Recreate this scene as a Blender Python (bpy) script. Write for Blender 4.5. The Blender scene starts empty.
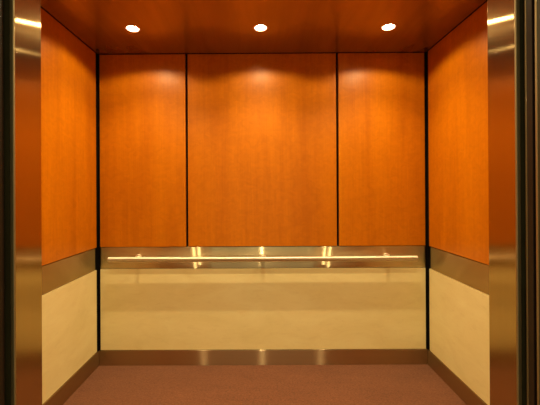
import bpy, bmesh, math
from mathutils import Vector, Matrix

S = bpy.context.scene
COL = S.collection

# ------------------------------------------------------------------ settings
S.view_settings.view_transform = 'Standard'
S.view_settings.look = 'None'
S.view_settings.gamma = 1.0
S.view_settings.use_curve_mapping = False
S.view_settings.exposure = 0.10
S.display_settings.display_device = 'sRGB'

# ------------------------------------------------------------------ dimensions (metres)
HW = 1.28          # half width of the cab between panel faces
H = 2.422          # finished ceiling
BASE = 0.1157      # baseboard height
BB, BT = 0.7498, 0.9156   # steel band
YF = -1.601        # inside face of the front returns
YN = -1.7200       # landing side of the front returns
JL, JR = -0.683, 0.689    # entrance column faces
T = 0.02           # panel thickness
GAP = 0.004
HEAD = 2.14        # clear height of the entrance


# ------------------------------------------------------------------ mesh helpers
def box(bm, x0, x1, y0, y1, z0, z1, bevel=0.0, seg=2):
    vs = [bm.verts.new((x, y, z)) for x in (x0, x1) for y in (y0, y1) for z in (z0, z1)]
    f = [(0, 1, 3, 2), (4, 6, 7, 5), (0, 4, 5, 1), (2, 3, 7, 6), (0, 2, 6, 4), (1, 5, 7, 3)]
    fs = [bm.faces.new([vs[i] for i in q]) for q in f]
    if bevel > 0:
        es = list({e for q in fs for e in q.edges})
        bmesh.ops.bevel(bm, geom=es, offset=bevel, segments=seg, profile=0.5, affect='EDGES')
    return bm


def lathe(bm, prof, seg=40, axis='Z', cx=0, cy=0, cz=0, closed=False):
    """revolve (radius, height) pairs about an axis"""
    rings = []
    for r, h in prof:
        ring = []
        if r < 1e-6:
            pts = [(0, 0)]
        else:
            pts = [(r * math.cos(2 * math.pi * i / seg), r * math.sin(2 * math.pi * i / seg)) for i in range(seg)]
        for a, b in pts:
            if axis == 'Z':
                p = (cx + a, cy + b, cz + h)
            elif axis == 'Y':
                p = (cx + a, cy + h, cz + b)
            else:
                p = (cx + h, cy + a, cz + b)
            ring.append(bm.verts.new(p))
        rings.append(ring)
    n = len(rings)
    for k in range(n if closed else n - 1):
        A, B = rings[k], rings[(k + 1) % n]
        for i in range(seg):
            j = (i + 1) % seg
            if len(A) == 1 and len(B) == 1:
                continue
            if len(A) == 1:
                bm.faces.new((A[0], B[i], B[j]))
            elif len(B) == 1:
                bm.faces.new((A[i], B[0], A[j]))
            else:
                bm.faces.new((A[i], B[i], B[j], A[j]))
    return bm


def link(name, bm, mat, parent=None, loc=None, smooth=False):
    """make ONE mesh object; loc moves the origin there without moving the shape"""
    bmesh.ops.recalc_face_normals(bm, faces=bm.faces)
    if loc is not None:
        bmesh.ops.translate(bm, verts=bm.verts, vec=-Vector(loc))
    me = bpy.data.meshes.new(name)
    bm.to_mesh(me)
    bm.free()
    if smooth:
        for p in me.polygons:
            p.use_smooth = True
        try:
            me.set_sharp_from_angle(angle=math.radians(40))
        except Exception:
            pass
    me.materials.append(mat)
    o = bpy.data.objects.new(name, me)
    COL.objects.link(o)
    if loc is not None:
        o.location = loc
    if parent is not None:
        o.parent = parent
    return o


def tag(o, label, cat, group=None):
    o['label'] = label
    o['kind'] = 'thing'
    o['category'] = cat
    if group:
        o['group'] = group
    return o


def structure(o):
    o['kind'] = 'structure'
    return o


def empty(name, loc):
    o = bpy.data.objects.new(name, None)
    o.location = loc
    o.empty_display_size = 0.05
    COL.objects.link(o)
    return o


# ------------------------------------------------------------------ materials
def new_mat(name):
    m = bpy.data.materials.new(name)
    m.use_nodes = True
    nt = m.node_tree
    return m, nt, nt.nodes['Principled BSDF']


def N(nt, typ, **kw):
    n = nt.nodes.new(typ)
    for k, v in kw.items():
        if k in n.inputs:
            n.inputs[k].default_value = v
        else:
            setattr(n, k, v)
    return n


def coords(nt, scale, rand=True):
    """object coordinates, shifted per object, scaled"""
    tc = N(nt, 'ShaderNodeTexCoord')
    mp = N(nt, 'ShaderNodeMapping')
    mp.inputs['Scale'].default_value = scale
    src = tc.outputs['Object']
    if rand:
        oi = N(nt, 'ShaderNodeObjectInfo')
        mul = N(nt, 'ShaderNodeMath', operation='MULTIPLY')
        mul.inputs[1].default_value = 37.0
        nt.links.new(oi.outputs['Random'], mul.inputs[0])
        add = N(nt, 'ShaderNodeVectorMath', operation='ADD')
        nt.links.new(src, add.inputs[0])
        nt.links.new(mul.outputs[0], add.inputs[1])
        src = add.outputs[0]
    nt.links.new(src, mp.inputs['Vector'])
    return mp.outputs['Vector']


def ramp(nt, fac, stops):
    r = N(nt, 'ShaderNodeValToRGB')
    e = r.color_ramp.elements
    e[0].position, e[0].color = stops[0][0], (*stops[0][1], 1)
    e[1].position, e[1].color = stops[-1][0], (*stops[-1][1], 1)
    for p, c in stops[1:-1]:
        k = e.new(p)
        k.color = (*c, 1)
    nt.links.new(fac, r.inputs['Fac'])
    return r.outputs['Color']


def mix(nt, fac, a, b, blend='MIX'):
    m = N(nt, 'ShaderNodeMix', data_type='RGBA', blend_type=blend)
    if isinstance(fac, float):
        m.inputs[0].default_value = fac
    else:
        nt.links.new(fac, m.inputs[0])
    nt.links.new(a, m.inputs[6])
    nt.links.new(b, m.inputs[7])
    return m.outputs[2]


def wood_mat(name, dark, mid, light, rough=0.38, coat=0.0, spec=0.5):
    m, nt, b = new_mat(name)
    # broad vertical figure, fine pores, small curly mottling
    n1 = N(nt, 'ShaderNodeTexNoise', Scale=1.0, Detail=4.0, Roughness=0.55, Distortion=0.4)
    nt.links.new(coords(nt, (9.0, 9.0, 0.55)), n1.inputs['Vector'])
    n2 = N(nt, 'ShaderNodeTexNoise', Scale=1.0, Detail=3.0, Roughness=0.6)
    nt.links.new(coords(nt, (130.0, 130.0, 3.5)), n2.inputs['Vector'])
    n3 = N(nt, 'ShaderNodeTexNoise', Scale=1.0, Detail=3.0, Roughness=0.6, Distortion=1.2)
    nt.links.new(coords(nt, (16.0, 16.0, 22.0)), n3.inputs['Vector'])
    c1 = ramp(nt, n1.outputs['Fac'], [(0.30, dark), (0.52, mid), (0.74, light)])
    c2 = ramp(nt, n2.outputs['Fac'], [(0.30, (0.80, 0.78, 0.74)), (0.65, (1.06, 1.06, 1.06))])
    c3 = ramp(nt, n3.outputs['Fac'], [(0.32, (0.90, 0.88, 0.84)), (0.68, (1.07, 1.08, 1.08))])
    c = mix(nt, 0.30, c1, c2, 'MULTIPLY')
    c = mix(nt, 0.75, c, c3, 'MULTIPLY')
    nt.links.new(c, b.inputs['Base Color'])
    b.inputs['Roughness'].default_value = rough
    b.inputs['Specular IOR Level'].default_value = spec
    b.inputs['Coat Weight'].default_value = coat
    b.inputs['Coat Roughness'].default_value = 0.12
    return m


def steel_mat(name, color, sharp, spread, tangent, streak, lum=0.03, haze=0.28):
    """brushed stainless: tangent runs along the grain, where the reflection stays sharp;
    across the grain it spreads. streak = object-space scale of the brushing lines"""
    m, nt, b = new_mat(name)
    nt.nodes.remove(b)
    out = nt.nodes['Material Output']
    g = N(nt, 'ShaderNodeBsdfAnisotropic', distribution='GGX')
    an = 1.0 - math.sqrt(sharp / spread)            # alpha_x = r2 (1-a), alpha_y = r2 / (1-a)
    g.inputs['Roughness'].default_value = math.sqrt(math.sqrt(sharp * spread))
    g.inputs['Anisotropy'].default_value = an
    n = N(nt, 'ShaderNodeTexNoise', Scale=1.0, Detail=3.0, Roughness=0.65)
    nt.links.new(coords(nt, streak), n.inputs['Vector'])
    lo = tuple(c * (1 - lum) for c in color)
    hi = tuple(min(1, c * (1 + lum)) for c in color)
    nt.links.new(ramp(nt, n.outputs['Fac'], [(0.3, lo), (0.7, hi)]), g.inputs['Color'])
    cx = N(nt, 'ShaderNodeCombineXYZ')
    for i in range(3):
        cx.inputs[i].default_value = tangent[i]
    nt.links.new(cx.outputs[0], g.inputs['Tangent'])
    # a weaker, hazier second lobe: the soft glow around each streak
    h = N(nt, 'ShaderNodeBsdfAnisotropic', distribution='GGX')
    h.inputs['Roughness'].default_value = math.sqrt(math.sqrt(0.06 * spread * 1.5))
    h.inputs['Anisotropy'].default_value = max(0.0, 1.0 - math.sqrt(0.06 / (spread * 1.5)))
    nt.links.new(g.inputs['Color'].links[0].from_socket, h.inputs['Color'])
    nt.links.new(cx.outputs[0], h.inputs['Tangent'])
    mx = N(nt, 'ShaderNodeMixShader')
    mx.inputs[0].default_value = haze
    nt.links.new(g.outputs[0], mx.inputs[1])
    nt.links.new(h.outputs[0], mx.inputs[2])
    nt.links.new(mx.outputs[0], out.inputs['Surface'])
    return m


def plain_mat(name, color, rough=0.6, metallic=0.0, spec=0.5, var=0.15, scale=12.0):
    m, nt, b = new_mat(name)
    n = N(nt, 'ShaderNodeTexNoise', Scale=1.0, Detail=4.0)
    nt.links.new(coords(nt, (scale,) * 3), n.inputs['Vector'])
    lo = tuple(c * (1 - var) for c in color)
    hi = tuple(min(1, c * (1 + var)) for c in color)
    nt.links.new(ramp(nt, n.outputs['Fac'], [(0.3, lo), (0.7, hi)]), b.inputs['Base Color'])
    b.inputs['Roughness'].default_value = rough
    b.inputs['Metallic'].default_value = metallic
    b.inputs['Specular IOR Level'].default_value = spec
    return m


def stone_mat():
    m, nt, b = new_mat('cream_laminate')
    n1 = N(nt, 'ShaderNodeTexNoise', Scale=1.0, Detail=6.0, Roughness=0.6, Distortion=1.0)
    nt.links.new(coords(nt, (2.2, 2.2, 5.0)), n1.inputs['Vector'])
    n2 = N(nt, 'ShaderNodeTexNoise', Scale=1.0, Detail=4.0, Roughness=0.65, Distortion=0.6)
    nt.links.new(coords(nt, (11.0, 11.0, 34.0)), n2.inputs['Vector'])
    c1 = ramp(nt, n1.outputs['Fac'], [(0.30, (0.80, 0.70, 0.37)), (0.50, (0.85, 0.755, 0.42)), (0.72, (0.89, 0.81, 0.47))])
    c2 = ramp(nt, n2.outputs['Fac'], [(0.28, (0.86, 0.82, 0.74)), (0.46, (1.0, 1.0, 1.0)), (0.8, (1.04, 1.05, 1.06))])
    nt.links.new(mix(nt, 0.35, c1, c2, 'MULTIPLY'), b.inputs['Base Color'])
    b.inputs['Roughness'].default_value = 0.30
    b.inputs['Specular IOR Level'].default_value = 0.35
    return m


def carpet_mat():
    m, nt, b = new_mat('carpet_pile')
    n1 = N(nt, 'ShaderNodeTexNoise', Scale=1.0, Detail=3.0, Roughness=0.7)
    nt.links.new(coords(nt, (90.0, 130.0, 90.0), False), n1.inputs['Vector'])
    n2 = N(nt, 'ShaderNodeTexNoise', Scale=1.0, Detail=4.0, Roughness=0.6)
    nt.links.new(coords(nt, (3.0, 9.0, 3.0), False), n2.inputs['Vector'])
    c1 = ramp(nt, n1.outputs['Fac'], [(0.28, (0.098, 0.035, 0.018)), (0.5, (0.155, 0.057, 0.029)), (0.72, (0.215, 0.083, 0.045))])
    c2 = ramp(nt, n2.outputs['Fac'], [(0.30, (0.86, 0.84, 0.84)), (0.70, (1.08, 1.08, 1.08))])
    nt.links.new(mix(nt, 0.8, c1, c2, 'MULTIPLY'), b.inputs['Base Color'])
    b.inputs['Roughness'].default_value = 1.0
    b.inputs['Specular IOR Level'].default_value = 0.1
    b.inputs['Sheen Weight'].default_value = 0.25
    bp = N(nt, 'ShaderNodeBump', Strength=0.5, Distance=0.004)
    nt.links.new(n1.outputs['Fac'], bp.inputs['Height'])
    nt.links.new(bp.outputs[0], b.inputs['Normal'])
    return m


def ceiling_mat():
    m, nt, b = new_mat('polished_ceiling_veneer')
    n1 = N(nt, 'ShaderNodeTexNoise', Scale=1.0, Detail=4.0, Roughness=0.55, Distortion=0.4)
    nt.links.new(coords(nt, (7.0, 0.8, 7.0), False), n1.inputs['Vector'])
    c1 = ramp(nt, n1.outputs['Fac'], [(0.30, (0.32, 0.15, 0.030)), (0.70, (0.42, 0.20, 0.045))])
    nt.links.new(c1, b.inputs['Base Color'])
    b.inputs['Metallic'].default_value = 0.55
    b.inputs['Roughness'].default_value = 0.23
    return m


def glow_mat(name, color, strength):
    m, nt, b = new_mat(name)
    b.inputs['Base Color'].default_value = (0.8, 0.8, 0.8, 1)
    b.inputs['Emission Color'].default_value = (*color, 1)
    b.inputs['Emission Strength'].default_value = strength
    return m


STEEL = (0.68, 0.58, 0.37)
BASEC = (0.54, 0.42, 0.27)
BAND = (0.002, 0.28)
BASE_G = (0.003, 0.18)
M_wood = wood_mat('anigre_veneer', (0.500, 0.141, 0.001), (0.565, 0.168, 0.0012), (0.62, 0.194, 0.0015), spec=0.28)
M_stone = stone_mat()
M_band = steel_mat('brushed_steel_level_grain', STEEL, BAND[0], BAND[1], (1, 0, 0), (1.5, 1.5, 420.0))
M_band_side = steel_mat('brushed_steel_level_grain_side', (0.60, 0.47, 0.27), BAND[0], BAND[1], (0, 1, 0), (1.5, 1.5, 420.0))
M_base = steel_mat('brushed_steel_base', BASEC, BASE_G[0], BASE_G[1], (1, 0, 0), (1.5, 1.5, 420.0))
M_base_side = steel_mat('brushed_steel_base_side', BASEC, BASE_G[0], BASE_G[1], (0, 1, 0), (1.5, 1.5, 420.0))
M_jamb = steel_mat('brushed_steel_upright_grain', (0.53, 0.40, 0.21), 0.002, 0.06, (0, 0, 1), (420.0, 420.0, 1.5), haze=0.12)
M_rail = steel_mat('satin_steel_rail', (0.94, 0.86, 0.72), 0.10, 0.50, (0, 0, 1), (300.0, 3.0, 3.0))
M_bead = plain_mat('steel_edge', (0.36, 0.30, 0.18), 0.55, metallic=1.0, var=0.05)
M_dark = plain_mat('black_shell_paint', (0.006, 0.005, 0.005), 0.7, spec=0.2)
M_carpet = carpet_mat()
M_ceil = ceiling_mat()
M_sub = plain_mat('grey_subfloor', (0.20, 0.18, 0.16), 0.8)
M_door = plain_mat('dark_bronze_door_skin', (0.030, 0.016, 0.009), 0.45, spec=0.4)
M_olive = plain_mat('dark_olive_frame_paint', (0.045, 0.040, 0.018), 0.5, spec=0.3)
M_lobby = plain_mat('lobby_plaster', (0.22, 0.18, 0.10), 0.7)
M_lobfl = plain_mat('lobby_stone_floor', (0.16, 0.12, 0.08), 0.35)
M_refl = plain_mat('lamp_reflector', (0.90, 0.88, 0.84), 0.4, var=0.02)
M_trim = plain_mat('bronze_trim_ring', (0.45, 0.24, 0.10), 0.30, metallic=1.0, var=0.05)
M_lamp = glow_mat('halogen_lamp_glow', (1.0, 0.86, 0.62), 50.0)

# ------------------------------------------------------------------ shell (structure)
SP = HW + 0.025     # back of the side panels


def shell(name, dims, mat, bevel=0.0):
    bm = bmesh.new()
    x0, x1, y0, y1, z0, z1 = dims
    box(bm, *dims, bevel=bevel)
    return structure(link(name, bm, mat, loc=((x0 + x1) / 2, (y0 + y1) / 2, z0)))


SH = HW + 0.028     # side shell face
shell('wall_back', (-SH - 0.04, SH + 0.04, 0.028, 0.065, -0.05, H + 0.15), M_dark)
shell('wall_left', (-SH - 0.04, -SH, YN, 0.025, -0.05, H + 0.15), M_dark)
shell('wall_right', (SH, SH + 0.04, YN, 0.025, -0.05, H + 0.15), M_dark)
shell('floor', (-SH, SH, YN, 0.025, -0.05, -0.008), M_sub)


def front_returns():
    # inner front wall of the car: header over the opening
    bm = bmesh.new()
    box(bm, JL, JR, YN, YF, HEAD, H + 0.10)
    return structure(link('wall_front', bm, M_jamb, loc=(0, (YN + YF) / 2, HEAD)))


front_returns()

# ceiling with six round holes
LX = (-0.850, -0.007, 0.835)
LY = (-0.408, -1.200)
R_OPEN = 0.042
SEG = 48


def ceiling():
    bm = bmesh.new()
    xs = [-1.275, -0.4265, 0.4265, 1.275]
    ys = [YF + 0.008, -0.804, -0.006]
    for i in range(3):
        for j in range(2):
            x0, x1, y0, y1 = xs[i], xs[i + 1], ys[j], ys[j + 1]
            cx, cy = LX[i], LY[1 - j]
            inner, outer = [], []
            for k in range(SEG):
                a = 2 * math.pi * (k + 0.5) / SEG
                c, s = math.cos(a), math.sin(a)
                inner.append(bm.verts.new((cx + R_OPEN * c, cy + R_OPEN * s, H)))
                t = min((x1 - cx) / c if c > 0 else (x0 - cx) / c, (y1 - cy) / s if s > 0 else (y0 - cy) / s)
                outer.append((cx + t * c, cy + t * s))
            ov = [bm.verts.new((x, y, H)) for x, y in outer]
            for k in range(SEG):
                l = (k + 1) % SEG
                bm.faces.new((inner[k], ov[k], ov[l], inner[l]))
                # corner fill
                (xa, ya), (xb, yb) = outer[k], outer[l]
                if abs(xa - xb) > 1e-5 and abs(ya - yb) > 1e-5:
                    px = x1 if (xa + xb) / 2 > cx else x0
                    py = y1 if (ya + yb) / 2 > cy else y0
                    bm.faces.new((ov[k], bm.verts.new((px, py, H)), ov[l]))
    bmesh.ops.remove_doubles(bm, verts=bm.verts, dist=1e-5)
    # give it thickness upwards
    ret = bmesh.ops.extrude_face_region(bm, geom=list(bm.faces))
    vs = [g for g in ret['geom'] if isinstance(g, bmesh.types.BMVert)]
    bmesh.ops.translate(bm, verts=vs, vec=(0, 0, 0.018))
    return structure(link('ceiling', bm, M_ceil, loc=(0, -0.8, H)))


ceiling()
# dark plenum above the ceiling so that no light leaks in around it
shell('trim_1', (-SH, SH, YN + 0.001, 0.025, H + 0.10, H + 0.14), M_dark)

# ------------------------------------------------------------------ wall panels (lift-off things)
def panel(name, dims, mat, label, cat, group=None, bevel=0.0015):
    x0, x1, y0, y1, z0, z1 = dims
    bm = bmesh.new()
    box(bm, *dims, bevel=bevel)
    o = link(name, bm, mat, loc=((x0 + x1) / 2, (y0 + y1) / 2, z0))
    tag(o, label, cat, group)
    return o


BX = HW - 0.015    # outer edge of the back panels
RX, RW = 0.587, 0.0095
PT = H - 0.004
G = 'orange wood wall panels'
panel('wood_wall_panel', (-BX, -RX - RW, 0, 0.025, BT + GAP, PT), M_wood,
      'narrow orange wood veneer panel on the back wall, left of the wide one', 'wall panel', G)
panel('wood_wall_panel', (-RX + RW, RX - RW, 0, 0.025, BT + GAP, PT), M_wood,
      'wide orange wood veneer panel in the middle of the back wall', 'wall panel', G)
panel('wood_wall_panel', (RX + RW, BX, 0, 0.025, BT + GAP, PT), M_wood,
      'narrow orange wood veneer panel on the back wall, right of the wide one', 'wall panel', G)
YE = -0.026         # back end of the side panels
panel('wood_wall_panel', (-SP, -HW, YF + 0.002, YE, BT + GAP, PT), M_wood,
      'orange wood veneer panel covering the upper left side wall', 'wall panel', G)
panel('wood_wall_panel', (HW, SP, YF + 0.002, YE, BT + GAP, PT), M_wood,
      'orange wood veneer panel covering the upper right side wall', 'wall panel', G)

G = 'cream lower wall panels'
ZB = BASE + 0.002
panel('cream_wall_panel', (-BX, BX, 0, 0.025, ZB, BB - GAP), M_stone,
      'long cream stone-look panel on the back wall under the handrail', 'wall panel', G)
panel('cream_wall_panel', (-SP, -HW, YF + 0.002, YE, ZB, BB - GAP), M_stone,
      'cream stone-look panel on the lower left side wall', 'wall panel', G)
panel('cream_wall_panel', (HW, SP, YF + 0.002, YE, ZB, BB - GAP), M_stone,
      'cream stone-look panel on the lower right side wall', 'wall panel', G)

G = 'brushed steel wall bands'
panel('steel_band', (-BX, BX, 0.002, 0.025, BB, BT), M_band,
      'long brushed steel band behind the handrail on the back wall', 'wall band', G, 0.001)
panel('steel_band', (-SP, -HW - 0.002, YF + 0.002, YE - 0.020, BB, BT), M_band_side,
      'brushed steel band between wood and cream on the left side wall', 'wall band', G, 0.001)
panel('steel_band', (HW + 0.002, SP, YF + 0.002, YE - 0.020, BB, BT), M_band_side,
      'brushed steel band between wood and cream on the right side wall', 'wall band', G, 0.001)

# baseboards
shell('baseboard_back', (-HW + 0.006, HW - 0.006, -0.006, 0.025, -0.008, BASE), M_base, 0.001)
shell('baseboard_left', (-SH, -HW + 0.006, YF + 0.002, -0.0065, -0.008, BASE), M_base_side, 0.001)
shell('baseboard_right', (HW - 0.006, SH, YF + 0.002, -0.0065, -0.008, BASE), M_base_side, 0.001)

# ------------------------------------------------------------------ carpet
def carpet():
    bm = bmesh.new()
    box(bm, -HW + 0.006, HW - 0.006, YF + 0.002, -0.006, -0.008, 0.0, 0.002)
    o = link('carpet', bm, M_carpet, loc=(0, -0.8, -0.008))
    tag(o, 'reddish brown low pile carpet covering the elevator floor', 'carpet')


carpet()

# ------------------------------------------------------------------ handrail
def handrail():
    ry, rz, rr, hl = -0.065, 0.8330, 0.0195, 1.172
    root = empty('handrail', (0, 0.002, rz))
    tag(root, 'long satin steel handrail on three standoffs across the back wall', 'handrail')
    org = Vector(root.location)

    def part(name, bm, mat, smooth=True):
        bmesh.ops.translate(bm, verts=bm.verts, vec=-org)
        return link(name, bm, mat, root, smooth=smooth)
    bm = bmesh.new()
    e = 0.004
    lathe(bm, [(0, -hl), (rr - e, -hl), (rr - e * 0.3, -hl + e * 0.3), (rr, -hl + e),
               (rr, hl - e), (rr - e * 0.3, hl - e * 0.3), (rr - e, hl), (0, hl)], 40, 'X', 0, ry, rz)
    part('rail', bm, M_rail)
    for bx in (-0.967, 0.0, 0.962):
        bm = bmesh.new()
        lathe(bm, [(0.017, 0.0), (0.017, -0.055)], 24, 'Y', bx, 0.002, rz)
        lathe(bm, [(0, 0.0), (0.028, 0.0), (0.028, -0.004), (0.026, -0.006), (0.017, -0.007)], 32, 'Y', bx, 0.002, rz)
        part('bracket', bm, M_rail)


handrail()

# ------------------------------------------------------------------ recessed downlights
def downlight_proto(loc):
    root = empty('recessed_downlight', loc)
    bm = bmesh.new()
    r = R_OPEN
    lathe(bm, [(r - 0.0015, -0.0015), (r + 0.0015, -0.003), (r + 0.007, -0.0022), (r + 0.0085, 0.0),
               (r - 0.0015, 0.0)], 48, closed=True)
    link('trim_ring', bm, M_trim, root, smooth=True)
    bm = bmesh.new()
    lathe(bm, [(r - 0.0012, -0.001), (r - 0.0015, 0.010), (r - 0.004, 0.018), (r - 0.010, 0.026), (0.027, 0.032),
               (0.0, 0.034)], 48)
    link('reflector', bm, M_refl, root, smooth=True)
    bm = bmesh.new()
    lathe(bm, [(0.025, 0.031), (0.0245, 0.020), (0.022, 0.0165), (0.015, 0.015), (0.0, 0.0145)], 40)
    link('lamp', bm, M_lamp, root, smooth=True)
    return root


def copy_tree(o, loc):
    c = o.copy()
    COL.objects.link(c)
    c.location = loc
    for ch in o.children:
        d = ch.copy()
        COL.objects.link(d)
        d.parent = c
    return c


LAMP_COLOR = (1.0, 0.74, 0.35)
BEAM_W, SPILL_W = 57.0, 18.5


def lamp_light(name, loc, watts, size_deg, blend):
    l = bpy.data.lights.new(name, 'SPOT')
    l.energy = watts
    l.color = LAMP_COLOR
    l.spot_size = math.radians(size_deg)
    l.spot_blend = blend
    l.shadow_soft_size = 0.0175
    o = bpy.data.objects.new(name, l)
    o.location = loc
    COL.objects.link(o)
    return o


names = {0: 'left', 1: 'middle', 2: 'right'}
proto = None
for j, y in enumerate(LY):
    for i, x in enumerate(LX):
        loc = (x, y, H)
        if proto is None:
            proto = downlight_proto(loc)
            d = proto
        else:
            d = copy_tree(proto, loc)
        if j == 0:
            lab = ('glowing recessed halogen downlight above the narrow left back panel',
                   'glowing recessed halogen downlight above the wide middle back panel',
                   'glowing recessed halogen downlight above the narrow right back panel')[i]
        else:
            lab = ('recessed halogen downlight near the entrance, on the left',
                   'recessed halogen downlight near the entrance, in the middle',
                   'recessed halogen downlight near the entrance, on the right')[i]
        tag(d, lab, 'ceiling light', 'recessed ceiling downlights')
        lamp_light('halogen_beam', (x, y, H + 0.0130), BEAM_W, 110, 1.0)
        lamp_light('halogen_spill', (x, y, H + 0.0130), SPILL_W, 149, 0.27)

# ------------------------------------------------------------------ entrance
def entrance_column(x_in, x_out, side):
    root = empty('entrance_column', ((x_in + x_out) / 2, (YN + YF) / 2, 0))
    tag(root, 'brushed steel entrance column on the %s of the opening' % side, 'entrance column', 'entrance columns')
    org = Vector(root.location)
    s = 1 if x_out > x_in else -1
    bm = bmesh.new()
    box(bm, min(x_in, x_out), max(x_in, x_out), YN + 0.008, YF, -0.008, H + 0.10, 0.001)
    bmesh.ops.translate(bm, verts=bm.verts, vec=-org)
    link('column_panel', bm, M_jamb, root)
    # rounded bright edge bead on the landing side, dark back plate beside it
    bm = bmesh.new()
    a, b = x_in - s * 0.0015, x_in + s * 0.0095
    box(bm, min(a, b), max(a, b), YN, YN + 0.0075, -0.008, H + 0.10, 0.002, 3)
    bmesh.ops.translate(bm, verts=bm.verts, vec=-org)
    link('edge_bead', bm, M_bead, root)
    bm = bmesh.new()
    a, b = x_in + s * 0.010, x_out
    box(bm, min(a, b), max(a, b), YN + 0.002, YN + 0.0075, -0.008, H + 0.10, 0.0005, 1)
    bmesh.ops.translate(bm, verts=bm.verts, vec=-org)
    link('back_plate', bm, M_olive, root)


entrance_column(JL, -SH, 'left')
entrance_column(JR, SH, 'right')


def door_leaf(name, x_in, s, y0, y1, label, group):
    x_out = x_in + s * 0.75
    bm = bmesh.new()
    box(bm, min(x_in, x_out), max(x_in, x_out), y0, y1, 0.006, HEAD + 0.03, 0.002)
    o = link(name, bm, M_door, loc=((x_in + x_out) / 2, (y0 + y1) / 2, 0.006))
    tag(o, label, 'elevator door', group)
    if s < 0:
        return
    bm = bmesh.new()
    a, b = x_in - s * 0.001, x_in + s * 0.006
    box(bm, min(a, b), max(a, b), y1 - 0.0055, y1 + 0.0005, 0.006, HEAD + 0.03, 0.001)
    bmesh.ops.translate(bm, verts=bm.verts, vec=-Vector(o.location))
    link('edge_strip', bm, M_bead, o)


for s, xi, side in ((-1, -0.702, 'left'), (1, 0.705, 'right')):
    door_leaf('elevator_car_door', xi, s, -1.752, -1.728,
              'open elevator car door leaf, its edge showing beside the %s entrance column' % side, 'open door leaves')
    door_leaf('landing_door', xi + s * 0.006, s, -1.777, -1.762,
              'open landing door leaf, its edge showing at the far %s of the entrance' % side, 'open door leaves')

# landing: door frame, wall, floor
YH = -1.783


def landing():
    x0, x1, x2 = JL - 0.003, JR, 2.1
    bm = bmesh.new()
    box(bm, -x2, x0 - 0.06, YH - 0.16, YH - 0.002, -0.05, 2.9)
    box(bm, x1 + 0.06, x2, YH - 0.16, YH - 0.002, -0.05, 2.9)
    box(bm, x0 - 0.06, x1 + 0.06, YH - 0.16, YH - 0.002, HEAD + 0.06, 2.9)
    structure(link('wall_landing', bm, M_lobby, loc=(0, YH, 0)))
    bm = bmesh.new()
    box(bm, x0 - 0.06, x0, YH - 0.17, YH, 0.0, HEAD + 0.06, 0.003)
    box(bm, x1, x1 + 0.06, YH - 0.17, YH, 0.0, HEAD + 0.06, 0.003)
    box(bm, x0, x1, YH - 0.17, YH, HEAD, HEAD + 0.06, 0.003)
    fr = structure(link('door_1', bm, M_olive, loc=(0, YH, 0)))
    for xa, xb in ((x0 - 0.006, x0 + 0.001), (x1 - 0.001, x1 + 0.006)):
        bm = bmesh.new()
        box(bm, xa, xb, YH - 0.006, YH + 0.001, 0.0, HEAD, 0.001)
        bmesh.ops.translate(bm, verts=bm.verts, vec=-Vector(fr.location))
        link('edge_strip', bm, M_bead, fr)
    bm = bmesh.new()
    box(bm, -x2, x2, -4.6, YH - 0.17, -0.05, 0.0)
    structure(link('floor_landing', bm, M_lobfl, loc=(0, -3, -0.05)))
    bm = bmesh.new()
    box(bm, -1.5, 1.5, YH - 0.17, YF + 0.002, -0.06, 0.0, 0.001)
    structure(link('trim_2', bm, M_base, loc=(0, -1.7, -0.06)))


landing()

# ------------------------------------------------------------------ dim landing
w = bpy.data.worlds.new('landing_dusk')
S.world = w
w.use_nodes = True
bg = w.node_tree.nodes['Background']
bg.inputs['Color'].default_value = (1.0, 0.82, 0.42, 1)
bg.inputs['Strength'].default_value = 0.52

# ------------------------------------------------------------------ camera
cam = bpy.data.cameras.new('camera')
co = bpy.data.objects.new('camera', cam)
COL.objects.link(co)
F = 340.0
cam.sensor_fit = 'HORIZONTAL'
cam.sensor_width = 36.0
cam.lens = F / 540 * 36.0
cam.clip_start = 0.01
ppx, ppy = 260.71, 191.43
yaw, pitch, roll = -0.0023, 0.0019, -0.0051
cam.shift_x = (270 - ppx) / 540
cam.shift_y = -(202.5 - ppy) / 540
# axes of the fitted camera
cy, sy = math.cos(yaw), math.sin(yaw)
cp, sp = math.cos(pitch), math.sin(pitch)
cr, sr = math.cos(roll), math.sin(roll)
R1 = Matrix(((cy, -sy, 0), (sy, cy, 0), (0, 0, 1)))
R2 = Matrix(((1, 0, 0), (0, cp, sp), (0, -sp, cp)))
A = R2 @ R1                     # rows: right, forward, up before roll
right, fwd, up = A[0].copy(), A[1].copy(), A[2].copy()
r2 = right * cr + up * sr
u2 = -right * sr + up * cr
co.matrix_world = Matrix(((r2.x, u2.x, -fwd.x, -0.0066),
                          (r2.y, u2.y, -fwd.y, -2.6451),
                          (r2.z, u2.z, -fwd.z, 1.3409),
                          (0, 0, 0, 1)))
S.camera = co
